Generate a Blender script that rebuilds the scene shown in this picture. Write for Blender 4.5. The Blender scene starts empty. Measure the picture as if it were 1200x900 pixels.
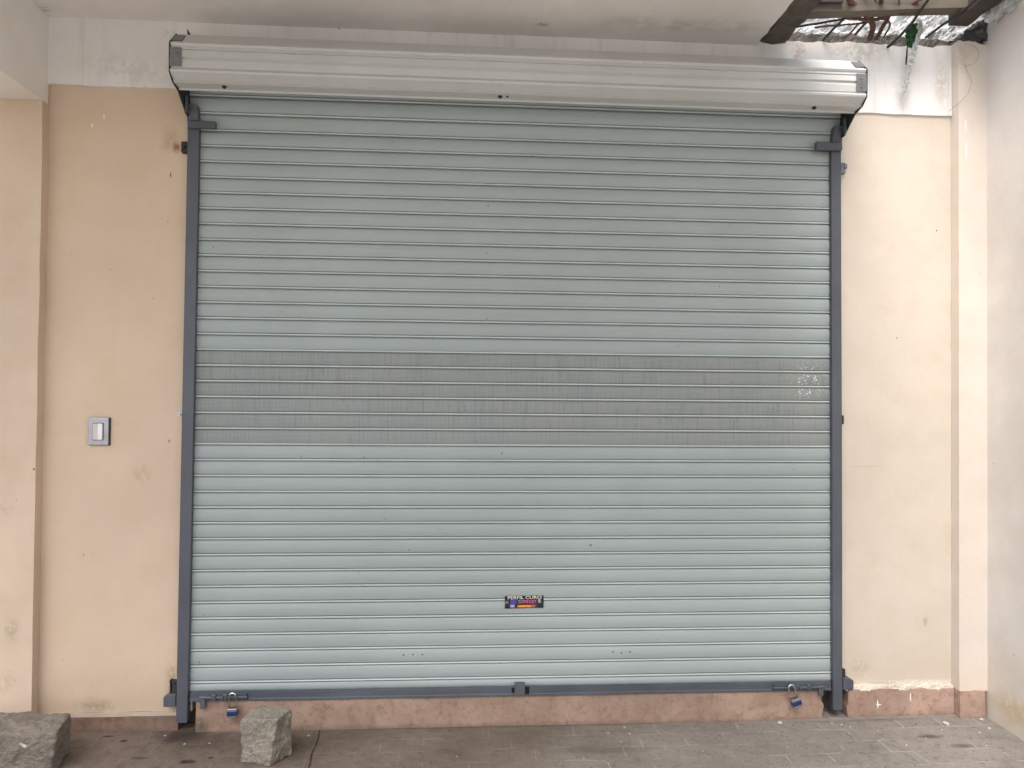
import bpy, bmesh, math, random
from mathutils import Vector, Matrix, noise
random.seed(7)
S = bpy.context.scene
C = S.collection
R = math.radians

# ------------------------------------------------------------------ objects
def wpos(o):
    v = Vector((0, 0, 0))
    while o is not None:
        v += o.location; o = o.parent
    return v

def tag(o, label=None, cat=None, group=None, kind=None):
    if label: o['label'] = label
    if cat: o['category'] = cat
    if group: o['group'] = group
    if kind: o['kind'] = kind
    return o

def thing(name, loc, label, cat, group=None):
    o = bpy.data.objects.new(name, None); C.objects.link(o)
    o.location = loc; o.empty_display_size = .1
    return tag(o, label, cat, group)

def obj(name, bm, mats, parent=None, origin=None, smooth=False, label=None):
    """link a bmesh drawn in world metres as ONE mesh object"""
    if not isinstance(mats, (list, tuple)): mats = [mats]
    if parent is not None:
        base = wpos(parent)
    else:
        base = Vector(origin) if origin else Vector((0, 0, 0))
    bmesh.ops.translate(bm, verts=bm.verts, vec=-base)
    bmesh.ops.recalc_face_normals(bm, faces=bm.faces)
    me = bpy.data.meshes.new(name); bm.to_mesh(me); bm.free()
    for m in mats: me.materials.append(m)
    if smooth:
        for p in me.polygons: p.use_smooth = True
    o = bpy.data.objects.new(name, me); C.objects.link(o)
    if parent is not None: o.parent = parent
    else: o.location = base
    if label: o['label'] = label
    return o

def B(): return bmesh.new()

def box(bm, x0, x1, y0, y1, z0, z1, bev=0, M=None, seg=1):
    r = bmesh.ops.create_cube(bm, size=1)
    vs = r['verts']
    for v in vs:
        v.co = Vector((x0+(v.co.x+.5)*(x1-x0), y0+(v.co.y+.5)*(y1-y0), z0+(v.co.z+.5)*(z1-z0)))
    if bev:
        es = list({e for v in vs for e in v.link_edges})
        rr = bmesh.ops.bevel(bm, geom=es, offset=bev, segments=seg, affect='EDGES', profile=.6)
        vs = list({v for f in rr['faces'] for v in f.verts} | {v for v in vs if v.is_valid})
        # collect the whole island
        st = list(vs); seen = set(vs)
        while st:
            v = st.pop()
            for e in v.link_edges:
                w = e.other_vert(v)
                if w not in seen: seen.add(w); st.append(w)
        vs = list(seen)
    if M is not None:
        for v in vs: v.co = M @ v.co
    return vs

def prism_x(bm, prof, x0, x1, nx=1, f=None, closed=True):
    """extrude a (y,z) outline along x"""
    rings = []
    for i in range(nx+1):
        x = x0+(x1-x0)*i/nx
        rings.append([bm.verts.new(f(x, y, z) if f else (x, y, z)) for y, z in prof])
    n = len(prof)
    for a, b in zip(rings, rings[1:]):
        for k in range(n if closed else n-1):
            k2 = (k+1) % n
            bm.faces.new((a[k], a[k2], b[k2], b[k]))
    if closed:
        bm.faces.new(rings[0]); bm.faces.new(list(reversed(rings[-1])))

def tube(bm, pts, r, seg=8, caps=True):
    pts = [Vector(p) for p in pts]; rings = []
    rr = r if isinstance(r, (list, tuple)) else [r]*len(pts)
    up = Vector((.123, .31, .94)).normalized()
    for i, p in enumerate(pts):
        t = (pts[min(i+1, len(pts)-1)]-pts[max(i-1, 0)]).normalized()
        a = t.cross(up)
        if a.length < .05: a = t.cross(Vector((1, 0, 0)))
        a.normalize(); b = t.cross(a)
        rings.append([bm.verts.new(p+rr[i]*(math.cos(2*math.pi*k/seg)*a+math.sin(2*math.pi*k/seg)*b)) for k in range(seg)])
    for a, b in zip(rings, rings[1:]):
        for k in range(seg):
            bm.faces.new((a[k], a[(k+1) % seg], b[(k+1) % seg], b[k]))
    if caps:
        bm.faces.new(rings[0]); bm.faces.new(list(reversed(rings[-1])))

def cyl(bm, c, axis, r, h, seg=16):
    c = Vector(c); a = Vector(axis).normalized()
    tube(bm, [c-a*h/2, c+a*h/2], r, seg)

def spline(pts, n=8):
    P = [Vector(p) for p in pts]; P = [P[0]*2-P[1]]+P+[P[-1]*2-P[-2]]; out = []
    for i in range(1, len(P)-2):
        for k in range(n):
            t = k/n
            out.append(.5*((2*P[i])+(-P[i-1]+P[i+1])*t+(2*P[i-1]-5*P[i]+4*P[i+1]-P[i+2])*t*t+(-P[i-1]+3*P[i]-3*P[i+1]+P[i+2])*t**3))
    out.append(P[-2]); return out

def nz(x, y, z, s=1.0, seed=0):
    return noise.noise(Vector((x*s+seed*17.3, y*s-seed*5.1, z*s+seed*3.7)))

def rugged(bm, x0, x1, z0, z1, yf, depth, step=.03, amp=.0015, scale=3, edges=(0, 0, 0, 0), es=14, seed=0):
    """plastered wall sheet facing -y with uneven face and uneven edges (left,right,bottom,top), with real depth"""
    nx = max(2, int((x1-x0)/step)); nzn = max(2, int((z1-z0)/step))
    g = []
    for j in range(nzn+1):
        row = []
        for i in range(nx+1):
            x = x0+(x1-x0)*i/nx; z = z0+(z1-z0)*j/nzn
            y = yf+amp*nz(x, 0, z, scale, seed)+amp*.4*nz(x, 0, z, scale*4, seed+1)
            if i == 0: x += edges[0]*nz(0, 0, z, es, seed+2)
            if i == nx: x += edges[1]*nz(0, 0, z, es, seed+3)
            if j == 0: z += edges[2]*(nz(x, 0, 0, es, seed+4)+.5*nz(x, 0, 0, es*4, seed+4))
            if j == nzn: z += edges[3]*(nz(x, 0, 0, es, seed+5)+.5*nz(x, 0, 0, es*4, seed+5))
            row.append(bm.verts.new((x, y, z)))
        g.append(row)
    for j in range(nzn):
        for i in range(nx):
            bm.faces.new((g[j][i], g[j][i+1], g[j+1][i+1], g[j+1][i]))
    per = [g[0][i] for i in range(nx+1)]+[g[j][nx] for j in range(1, nzn+1)]+[g[nzn][i] for i in range(nx-1, -1, -1)]+[g[j][0] for j in range(nzn-1, 0, -1)]
    back = [bm.verts.new((v.co.x, yf+depth, v.co.z)) for v in per]
    n = len(per)
    for k in range(n):
        bm.faces.new((per[k], back[k], back[(k+1) % n], per[(k+1) % n]))
    bm.faces.new(back)

def rough_hull(bm, corners, cuts=20, bev=.02, amp=.006, scale=14, seed=0, seg=2):
    """8 corners (bottom 4 ccw, top 4) -> a rough lump"""
    vs = [bm.verts.new(c) for c in corners]
    for f in ((0, 3, 2, 1), (4, 5, 6, 7), (0, 1, 5, 4), (1, 2, 6, 5), (2, 3, 7, 6), (3, 0, 4, 7)):
        bm.faces.new([vs[k] for k in f])
    bmesh.ops.recalc_face_normals(bm, faces=bm.faces)
    bmesh.ops.subdivide_edges(bm, edges=bm.edges[:], cuts=cuts, use_grid_fill=True)
    for v in bm.verts: pass
    cen = sum((Vector(c) for c in corners), Vector())/8
    for _ in range(seg):
        bmesh.ops.smooth_vert(bm, verts=bm.verts, factor=bev, use_axis_x=True, use_axis_y=True, use_axis_z=True)
    bm.normal_update()
    mv = []
    for v in bm.verts:
        p = v.co
        d = amp*(noise.noise(p*scale+Vector((seed, 0, 0)))+.5*noise.noise(p*scale*2.7+Vector((0, seed, 0)))+.25*noise.noise(p*scale*7)+.15*noise.noise(p*scale*15))
        mv.append((v, v.normal*d))
    for v, d in mv: v.co += d

# ------------------------------------------------------------------ materials
class N:
    def __init__(s, name):
        s.m = bpy.data.materials.new(name); s.m.use_nodes = True
        s.t = s.m.node_tree; s.n = s.t.nodes; s.l = s.t.links
        s.b = s.n['Principled BSDF']
        s.pos = s.n.new('ShaderNodeNewGeometry').outputs['Position']
    def link(s, a, b): s.l.new(a, b)
    def put(s, sock, v):
        if v is None: return
        if hasattr(v, 'links'): s.l.new(v, sock)
        else: sock.default_value = (tuple(v)+(1,)) if isinstance(v, (tuple, list)) and len(v) == 3 and sock.type == 'RGBA' else v
    def math(s, op, a, b=None, clamp=False):
        n = s.n.new('ShaderNodeMath'); n.operation = op; n.use_clamp = clamp
        s.put(n.inputs[0], a)
        if b is not None: s.put(n.inputs[1], b)
        return n.outputs[0]
    def vmath(s, op, a, b=None):
        n = s.n.new('ShaderNodeVectorMath'); n.operation = op
        s.put(n.inputs[0], a)
        if b is not None: s.put(n.inputs[1], b)
        return n.outputs['Value'] if op == 'LENGTH' else n.outputs[0]
    def scaled(s, v): return s.vmath('MULTIPLY', s.pos, v)
    def noise(s, scale, detail=4, rough=.55, vec=None, col=False, dist=0):
        n = s.n.new('ShaderNodeTexNoise'); n.inputs['Scale'].default_value = scale
        n.inputs['Detail'].default_value = detail; n.inputs['Roughness'].default_value = rough
        n.inputs['Distortion'].default_value = dist
        s.l.new(vec if vec is not None else s.pos, n.inputs['Vector'])
        return n.outputs['Color' if col else 'Fac']
    def ramp(s, v, a, b, lo=0., hi=1.):
        n = s.n.new('ShaderNodeMapRange'); n.clamp = True; n.interpolation_type = 'SMOOTHSTEP'
        s.put(n.inputs['Value'], v)
        for k, x in (('From Min', a), ('From Max', b), ('To Min', lo), ('To Max', hi)): n.inputs[k].default_value = x
        return n.outputs['Result']
    def mix(s, f, a, b, mode='MIX'):
        n = s.n.new('ShaderNodeMix'); n.data_type = 'RGBA'; n.blend_type = mode
        s.put(n.inputs[0], f); s.put(n.inputs[6], a); s.put(n.inputs[7], b)
        return n.outputs[2]
    def sep(s, v=None):
        n = s.n.new('ShaderNodeSeparateXYZ'); s.l.new(v if v is not None else s.pos, n.inputs[0]); return n.outputs
    def spot(s, c, r, soft=.6, grain=25, thr=.5, dist=.4):
        """an irregular blot at c with radii r (world metres)"""
        d = s.vmath('SUBTRACT', s.pos, c)
        d = s.vmath('DIVIDE', d, r)
        q = 2**round(math.log2(max(4, min(grain, 256))))
        if not hasattr(s, 'cache'): s.cache = {}
        if q not in s.cache:
            nn = s.vmath('SUBTRACT', s.noise(q, 2, .6, col=True), (.5, .5, .5))
            s.cache[q] = (s.vmath('MULTIPLY', nn, (.8,)*3), s.noise(q*2.3, 2, .7))
        nn = s.cache[q][0]
        L = s.vmath('LENGTH', s.vmath('ADD', d, nn))
        a = s.ramp(L, 1.0, 1.0-soft)
        g = s.ramp(s.cache[q][1], thr-.12, thr+.12)
        return s.math('MULTIPLY', a, g)
    def bump(s, h, strength=.3, dist=.01, prev=None):
        n = s.n.new('ShaderNodeBump'); n.inputs['Strength'].default_value = strength; n.inputs['Distance'].default_value = dist
        s.put(n.inputs['Height'], h)
        if prev is not None: s.l.new(prev, n.inputs['Normal'])
        return n.outputs[0]
    def done(s, col, rough=.8, metal=0, normal=None, spec=None):
        s.put(s.b.inputs['Base Color'], col); s.put(s.b.inputs['Roughness'], rough); s.put(s.b.inputs['Metallic'], metal)
        if normal is not None: s.l.new(normal, s.b.inputs['Normal'])
        if spec is not None: s.b.inputs['Specular IOR Level'].default_value = spec
        return s.m

def mul(c, k): return tuple(min(1, x*k) for x in c)

def plaster(name, base, spots=(), var=.10, tint=(1, .94, .86), lowdirt=None, bumpk=.35, streak=0):
    m = N(name)
    big = m.noise(1.3, 5, .6); mid = m.noise(6, 5, .65); fine = m.noise(60, 4, .7)
    c = m.mix(m.ramp(big, .3, .7), mul(base, 1-var), mul(base, 1+var*.6))
    c = m.mix(m.ramp(mid, .42, .75, 0, .45), c, tuple(a*b*(1-var) for a, b in zip(base, tint)))
    # brushed paint strokes
    br = m.noise(1, 4, .6, vec=m.scaled((30, 30, 3)))
    c = m.mix(m.ramp(br, .5, .8, 0, .18), c, mul(base, 1-var*1.2))
    pit = m.ramp(m.noise(38, 2, .5), .78, .80)
    c = m.mix(pit, c, mul(base, .45))
    if streak:
        st = m.noise(1, 5, .7, vec=m.scaled((22, 22, 1.2)))
        c = m.mix(m.ramp(st, .5, .78, 0, streak), c, (.30, .26, .22))
    if lowdirt:
        z0, z1, col, k = lowdirt
        zz = m.sep()[2]
        g = m.ramp(m.math('ADD', zz, m.math('MULTIPLY', m.math('SUBTRACT', m.noise(7, 5, .7), .5), .35)), z1, z0)
        c = m.mix(m.math('MULTIPLY', g, k), c, col)
    for (p, r, col, k, soft, thr) in spots:
        c = m.mix(m.math('MULTIPLY', m.spot(p, r, soft, 1.2/min(r[0], r[2]), thr), k), c, col)
    h = m.math('ADD', m.math('MULTIPLY', m.noise(4, 4, .6), 2.5), m.math('ADD', m.math('MULTIPLY', fine, .25), m.math('MULTIPLY', pit, -.6)))
    return m.done(c, m.ramp(mid, .3, .7, .62, .82), 0, m.bump(h, bumpk, .006), .35)

DK = (.10, .075, .05); RUST = (.30, .10, .03); PALE = (.80, .78, .74)
peach_L = plaster('peach_paint', (.64, .505, .385), [
    ((-.44, .04, .115), (.14, .5, .05), (.25, .19, .13), .55, 1, .42),
    ((-.118, .04, 2.766), (.028, .3, .04), RUST, .9, .8, .4),
    ((-.15, .04, 2.80), (.06, .3, .08), (.34, .24, .15), .5, 1, .4),
    ((-.10, .04, .23), (.05, .3, .12), (.28, .17, .07), .6, 1, .4),
    ((-.456, .04, 2.898), (.004, .3, .014), PALE, 1, .3, .0),
    ((-.51, .04, 2.855), (.004, .3, .012), PALE, 1, .3, .0),
    ((-.144, .04, 2.63), (.003, .3, .016), DK, 1, .3, .0),
    ((-.13, .04, 1.36), (.004, .3, .009), DK, .8, .3, .0),
    ((-.25, .04, 1.20), (.06, .3, .07), (.48, .34, .23), .5, .6, .45),
    ((-.06, .04, .45), (.03, .3, .3), (.42, .29, .18), .5, 1, .45),
], lowdirt=(.05, .34, (.36, .27, .18), .35), var=.055)
peach_P = plaster('pillar_paint', (.64, .51, .395), [
    ((-.795, -.015, .49), (.05, .3, .08), (.33, .27, .19), .55, .9, .45),
    ((-.83, -.015, 1.05), (.06, .3, .05), (.42, .33, .24), .4, .9, .5),
    ((-.83, -.015, .25), (.1, .3, .07), (.40, .31, .22), .5, .9, .5),
    ((-.715, -.015, 1.23), (.005, .3, .006), DK, .9, .3, 0),
])
cream_R = plaster('cream_paint', (.60, .53, .455), [
    ((3.26, .03, .24), (.10, .4, .07), (.45, .36, .26), .6, 1, .45),
    ((3.60, .03, .47), (.02, .4, .03), (.35, .30, .24), .7, .8, .3),
    ((3.40, .03, .165), (.12, .4, .010), (.22, .18, .15), .8, .7, .5),
    ((3.55, .03, .165), (.3, .4, .02), (.72, .68, .62), .8, .7, .5),
    ((3.66, .03, 2.45), (.004, .4, .006), DK, .8, .3, 0),
    ((3.45, .03, 1.9), (.004, .4, .005), DK, .8, .3, 0),
    ((3.30, .03, 1.25), (.12, .4, .003), (.45, .36, .28), .7, .6, .3),
], lowdirt=(.12, .40, (.50, .41, .30), .35), var=.07)
cream_strip = plaster('corner_paint', (.66, .59, .53), [
    ((3.775, -.03, 2.976), (.004, .4, .03), PALE, 1, .3, .2),
    ((3.777, -.03, 2.85), (.004, .4, .05), PALE, 1, .3, .3),
    ((3.76, -.03, 3.33), (.06, .4, .1), (.42, .33, .25), .5, 1, .4),
], lowdirt=(.12, .3, (.6, .5, .38), .4), var=.06)
white_W = plaster('white_lintel_paint', (.80, .775, .755), [
    ((-.35, .02, 3.12), (.3, .4, .12), (.52, .485, .46), .5, 1, .5),
    ((2.93, .02, 3.32), (.05, .4, .10), (.42, .31, .26), .6, .8, .45),
    ((3.25, .02, 3.34), (.25, .4, .09), (.45, .42, .39), .6, 1, .45),
    ((3.48, .02, 3.12), (.08, .4, .22), (.50, .48, .46), .5, 1, .45),
    ((3.68, .02, 3.20), (.06, .4, .2), (.52, .45, .38), .6, 1, .4),
    ((-.15, .02, 3.30), (.05, .4, .03), (.45, .42, .40), .5, 1, .5),
], var=.07, tint=(.97, .97, 1), streak=.26)
white_side = plaster('side_wall_paint', (.70, .665, .63), [
    ((3.8, -.5, 2.9), (.4, .02, .025), DK, .8, .3, 0),
    ((3.8, -.42, 1.55), (.4, .25, .7), (.58, .50, .44), .5, 1, .4),
    ((3.8, -.25, .12), (.4, .2, .12), (.50, .36, .17), .7, 1, .42),
    ((3.8, -.9, 2.6), (.4, .5, .4), (.74, .73, .74), .5, 1, .4),
], lowdirt=(.0, .5, (.48, .38, .27), .4), var=.09, tint=(1, .96, .92))
ceil_m = plaster('ceiling_paint', (.82, .79, .76), [
    ((1.62, -.1, 3.36), (.05, .02, .4), (.25, .22, .2), .6, .5, .5),
    ((.95, -.28, 3.36), (.02, .01, .4), (.15, .13, .12), .8, .5, .3),
    ((2.3, -.15, 3.36), (.6, .10, .4), (.45, .44, .42), .6, 1, .45),
    ((-.70, -.05, 3.36), (.05, .05, .4), (.30, .26, .22), .7, .7, .5),
], var=.10, bumpk=.25)
beam_m = plaster('beam_paint', (.82, .795, .76), var=.08)

def concrete(name, a, b, bumpk=.8, scale=1., speck=None, rough=.92):
    m = N(name)
    n1 = m.noise(9*scale, 6, .7); n2 = m.noise(70*scale, 5, .75); n3 = m.noise(210*scale, 2, .6)
    c = m.mix(m.ramp(n1, .3, .7), a, b)
    c = m.mix(m.ramp(n2, .35, .7, 0, .55), c, mul(a, .6))
    if speck: c = m.mix(m.ramp(n3, .62, .72, 0, .8), c, speck)
    h = m.math('ADD', m.math('MULTIPLY', n1, 1.5), m.math('ADD', m.math('MULTIPLY', n2, .8), m.math('MULTIPLY', n3, .25)))
    return m.done(c, rough, 0, m.bump(h, bumpk, .008), .25)

stone_g = concrete('stone_grey', (.225, .20, .168), (.32, .29, .245), .9, 1, (.42, .40, .36))
stone_b = concrete('stone_brown', (.17, .145, .122), (.25, .22, .188), .9, 1, (.28, .26, .23))
rubble_m = concrete('broken_concrete', (.10, .09, .08), (.19, .172, .155), 1., 1, (.38, .37, .35))
rough_white = concrete('rough_white_render', (.50, .52, .53), (.85, .87, .88), 1., 2.5, (.25, .25, .25))
char_m = concrete('dark_rubble', (.05, .05, .055), (.12, .12, .125), .9, 1)
core_m = concrete('wall_core', (.10, .09, .08), (.16, .14, .12), .5)
chip_m = concrete('plaster_chip', (.42, .40, .37), (.64, .62, .59), .4, 3)

def skirting(name, base, spots=()):
    m = N(name)
    big = m.noise(3.2, 6, .7); mid = m.noise(22, 6, .75); f = m.noise(130, 3, .6)
    c = m.mix(m.ramp(big, .35, .68), mul(base, .80), mul(base, 1.15))
    c = m.mix(m.ramp(mid, .47, .66, 0, .75), c, tuple(x*y for x, y in zip(base, (.66, .56, .48))))
    sm = m.noise(1, 5, .7, vec=m.scaled((9, 9, 28)))
    c = m.mix(m.ramp(sm, .56, .72, 0, .5), c, tuple(x*y for x, y in zip(base, (1.25, 1.15, 1.05))))
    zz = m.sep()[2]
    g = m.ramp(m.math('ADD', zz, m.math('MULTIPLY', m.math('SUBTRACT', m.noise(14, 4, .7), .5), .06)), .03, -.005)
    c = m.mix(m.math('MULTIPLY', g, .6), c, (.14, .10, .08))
    sc = m.ramp(m.noise(1, 3, .6, vec=m.scaled((60, 60, 25))), .68, .73, 0, .55)
    c = m.mix(sc, c, mul(base, .4))
    for (p, r, col, k, soft, thr) in spots:
        c = m.mix(m.math('MULTIPLY', m.spot(p, r, soft, 1.2/min(r[0], r[2]), thr), k), c, col)
    h = m.math('ADD', m.math('MULTIPLY', mid, 1.), m.math('MULTIPLY', f, .3))
    return m.done(c, m.ramp(mid, .3, .7, .5, .75), 0, m.bump(h, .5, .005), .4)
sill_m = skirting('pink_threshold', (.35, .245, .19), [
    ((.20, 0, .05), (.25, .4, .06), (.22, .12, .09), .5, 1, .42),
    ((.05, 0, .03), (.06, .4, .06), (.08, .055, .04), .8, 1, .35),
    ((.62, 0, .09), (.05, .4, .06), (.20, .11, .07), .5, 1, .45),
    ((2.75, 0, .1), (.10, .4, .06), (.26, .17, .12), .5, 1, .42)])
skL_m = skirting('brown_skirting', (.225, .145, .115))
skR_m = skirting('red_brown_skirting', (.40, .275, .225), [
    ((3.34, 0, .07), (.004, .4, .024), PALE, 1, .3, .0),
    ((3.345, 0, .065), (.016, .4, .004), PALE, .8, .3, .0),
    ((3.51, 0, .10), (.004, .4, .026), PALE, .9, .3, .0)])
ledge_m = plaster('worn_ledge_plaster', (.56, .47, .37), var=.25, bumpk=.8, streak=.4)

ledge_R = plaster('crumbling_ledge_plaster', (.72, .66, .58), var=.25, bumpk=.9, streak=.5)
def painted(name, base, rough=.4, var=.08, metal=0, dust=None, dustk=.3, bumpk=.08, spec=.5, stretch=(3, 3, 40)):
    m = N(name)
    n1 = m.noise(2.2, 5, .6); n2 = m.noise(1, 5, .65, vec=m.scaled(stretch)); n3 = m.noise(150, 3, .6)
    c = m.mix(m.ramp(n1, .3, .7), mul(base, 1-var), mul(base, 1+var))
    c = m.mix(m.ramp(n2, .5, .8, 0, dustk), c, dust or mul(base, .8))
    sp = m.ramp(m.noise(45, 2, .5), .74, .76, 0, .6)
    c = m.mix(sp, c, mul(base, .45))
    return m.done(c, m.ramp(n2, .3, .75, rough-.06, rough+.14), metal, m.bump(m.math('ADD', n3, m.math('MULTIPLY', n1, 3)), bumpk, .002), spec)

slat_m = N('shutter_paint')
def build_slat(m):
    base = (.345, .393, .392)
    n1 = m.noise(.9, 5, .6)
    c = m.mix(m.ramp(n1, .3, .7), mul(base, .93), mul(base, 1.06))
    hs = m.noise(1, 6, .7, vec=m.scaled((1.6, 1, 60)))
    c = m.mix(m.ramp(hs, .45, .8, 0, .35), c, (.27, .30, .29))
    vs = m.noise(1, 5, .7, vec=m.scaled((26, 1, 1.5)))
    c = m.mix(m.ramp(vs, .55, .8, 0, .25), c, (.42, .44, .42))
    # scuffs: short horizontal scratches and black ticks
    sc = m.ramp(m.noise(1, 3, .6, vec=m.scaled((11, 1, 130))), .715, .74, 0, .7)
    c = m.mix(sc, c, (.16, .17, .17))
    tk = m.ramp(m.noise(1, 1, .5, vec=m.scaled((50, 1, 40))), .79, .80, 0, .9)
    c = m.mix(tk, c, (.05, .05, .05))
    grey = m.ramp(m.noise(5, 4, .6), .55, .8, 0, .2)
    c = m.mix(grey, c, (.30, .29, .27))
    h = m.math('ADD', m.math('MULTIPLY', m.noise(1, 4, .6, vec=m.scaled((3, 1, 10))), 2), m.math('MULTIPLY', m.noise(240, 2), .12))
    return c, m.bump(h, .12, .004), hs
c_, b_, hs_ = build_slat(slat_m)
slat_m.done(c_, slat_m.ramp(hs_, .3, .8, .44, .60), 0, b_, .45)
slat_m = slat_m.m
perf_m = N('perforated_shutter_paint')
c_, b_, hs_ = build_slat(perf_m)
sx, sy, sz = perf_m.sep()
def hole(m, sx, sz, per):
    a = m.math('SINE', m.math('MULTIPLY', sx, 2*math.pi/per)); b = m.math('SINE', m.math('MULTIPLY', sz, 2*math.pi/per))
    return m.ramp(m.math('MULTIPLY', m.math('MULTIPLY', a, a), m.math('MULTIPLY', b, b)), .22, .5)
hl = hole(perf_m, sx, sz, .0125)
edge = perf_m.math('MULTIPLY', perf_m.ramp(sx, .085, .095), perf_m.ramp(sx, 3.075, 3.065))
wv = perf_m.noise(1, 3, .7, vec=perf_m.scaled((70, 1, 2)))
k_ = perf_m.math('MULTIPLY', hl, perf_m.ramp(wv, .3, .7, .62, 1.))
c2 = perf_m.mix(.28, c_, (.19, .19, .175))
c2 = perf_m.mix(perf_m.math('MULTIPLY', k_, .55), c2, (.035, .036, .034))
gl = perf_m.ramp(perf_m.noise(1, 3, .6, vec=perf_m.scaled((5, 1, 1.2))), .46, .56, 0, .42)
c2 = perf_m.mix(gl, c2, (.30, .305, .285))
g2 = perf_m.ramp(perf_m.noise(1, 5, .75, vec=perf_m.scaled((95, 1, 5))), .50, .72, 0, .55)
c2 = perf_m.mix(g2, c2, (.115, .12, .113))
# light showing through the holes, painted as pale specks at the right end
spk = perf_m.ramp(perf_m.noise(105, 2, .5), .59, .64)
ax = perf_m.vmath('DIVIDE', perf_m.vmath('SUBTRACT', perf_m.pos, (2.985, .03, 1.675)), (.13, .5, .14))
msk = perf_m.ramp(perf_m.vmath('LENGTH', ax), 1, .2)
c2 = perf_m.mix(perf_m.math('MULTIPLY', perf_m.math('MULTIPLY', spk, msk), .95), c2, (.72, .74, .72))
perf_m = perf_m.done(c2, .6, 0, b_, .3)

bead_m = painted('shutter_bead_highlight', (.52, .57, .57), .36, .08, dust=(.38, .42, .41), dustk=.5, stretch=(9, 1, 200))  # sky highlight along the slat beads, put into a paler colour
rail_m = painted('slate_rail_paint', (.082, .088, .112), .42, .14, dust=(.12, .124, .145), dustk=.35, bumpk=.15, stretch=(30, 30, 2.5))
bar_m = painted('slate_bar_paint', (.072, .080, .100), .5, .2, dust=(.16, .15, .14), dustk=.5, bumpk=.3)
hood_m = painted('hood_paint', (.525, .53, .52), .33, .05, dust=(.44, .44, .425), dustk=.35, stretch=(1.5, 60, 60))
galv_m = painted('galvanised_plate', (.22, .225, .23), .45, .4, .6, dust=(.08, .08, .08), dustk=.8, stretch=(40, 40, 40))
black_m = painted('black_iron', (.022, .024, .028), .55, .2)
hole_m = painted('dark_hole', (.006, .006, .006), .9, .1)
steel_m = painted('bright_steel', (.72, .72, .74), .18, .05, 1.)
blue_m = painted('blue_enamel', (.012, .030, .12), .3, .1)
lam_m = painted('laminated_steel', (.45, .45, .46), .35, .2, .9, stretch=(2, 2, 600), dust=(.05, .05, .05), dustk=.7)
plate_m = painted('switch_plate_metal', (.42, .42, .45), .35, .12, .3, dust=(.22, .23, .25), dustk=.5, stretch=(30, 30, 30))
rock_w = painted('rocker_white', (.82, .80, .84), .3, .03)
rock_g = painted('rocker_grey', (.60, .53, .54), .4, .05)
rust_m = painted('rusty_rebar', (.085, .038, .030), .85, .3, dust=(.20, .11, .08), dustk=.6, bumpk=.6, stretch=(60, 60, 60))
dkrod_m = painted('dark_rod', (.035, .03, .028), .8, .3, bumpk=.5)
wood_m = painted('weathered_board', (.105, .088, .070), .9, .25, dust=(.06, .048, .038), dustk=.7, bumpk=.6, stretch=(3, 50, 50))
dwood_m = painted('dark_board', (.055, .042, .036), .85, .3, dust=(.11, .095, .085), dustk=.6, bumpk=.6, stretch=(60, 4, 60))
joist_m = concrete('cement_stained_board', (.08, .07, .055), (.15, .135, .11), .9)
wire_m = painted('thin_grey_wire', (.30, .27, .24), .6, .1)
plastic_w = painted('white_plastic_film', (.78, .80, .78), .35, .08, spec=.6)
plastic_g = painted('green_plastic_film', (.055, .16, .075), .35, .3, dust=(.02, .1, .03), dustk=.6, stretch=(40, 40, 40))

# ground
g = N('stamped_cement_paving')
x_, y_, z_ = g.sep()
br = g.n.new('ShaderNodeTexBrick'); br.offset = .5
wob = g.vmath('ADD', g.pos, g.vmath('MULTIPLY', g.vmath('SUBTRACT', g.noise(4, 3, .6, col=True), (.5, .5, .5)), (.05, .035, 0)))
g.link(wob, br.inputs['Vector']); br.inputs['Scale'].default_value = 1
for k, v in (('Mortar Size', .0045), ('Mortar Smooth', .6), ('Bias', 0), ('Brick Width', .20), ('Row Height', .118)): br.inputs[k].default_value = v
br.inputs['Color1'].default_value = (0, 0, 0, 1); br.inputs['Color2'].default_value = (.35, .35, .35, 1); br.inputs['Mortar'].default_value = (1, 1, 1, 1)
mort = br.outputs['Fac']
n1 = g.noise(2.2, 6, .7); n2 = g.noise(18, 6, .75); n3 = g.noise(140, 4, .7)
# reddish cement on the left pour, grey dusty cement to the right
lr = g.ramp(g.math('ADD', x_, g.math('MULTIPLY', g.math('SUBTRACT', g.noise(1.5, 4, .6), .5), 2.2)), .8, 2.9)
c = g.mix(lr, (.19, .15, .122), (.275, .246, .220))
c = g.mix(g.ramp(n1, .35, .7, 0, .75), c, g.mix(lr, (.125, .096, .076), (.18, .163, .148)))
c = g.mix(g.ramp(n2, .48, .72, 0, .6), c, g.mix(lr, (.082, .066, .054), (.125, .118, .112)))
c = g.mix(g.ramp(n3, .55, .75, 0, .6), c, g.mix(lr, (.21, .175, .145), (.30, .29, .275)))
mm = g.math('MULTIPLY', mort, g.ramp(g.noise(6, 3, .6), .44, .60, 0, .60))
mm = g.math('MULTIPLY', mm, g.math('ADD', .55, g.math('MULTIPLY', lr, .45)))
c = g.mix(mm, c, g.mix(lr, (.33, .27, .22), (.44, .41, .38)))
gs = g.ramp(g.noise(1, 4, .7, vec=g.scaled((3, 26, 1))), .6, .75, 0, .35)
sq = g.ramp(g.noise(330, 2, .5), .66, .72, 0, .7)
c = g.mix(sq, c, g.mix(lr, (.30, .26, .22), (.42, .41, .39)))
dq = g.ramp(g.noise(60, 4, .7), .58, .68, 0, .7)
c = g.mix(dq, c, (.06, .05, .045))
c = g.mix(gs, c, g.mix(lr, (.19, .155, .13), (.28, .27, .26)))
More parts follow.
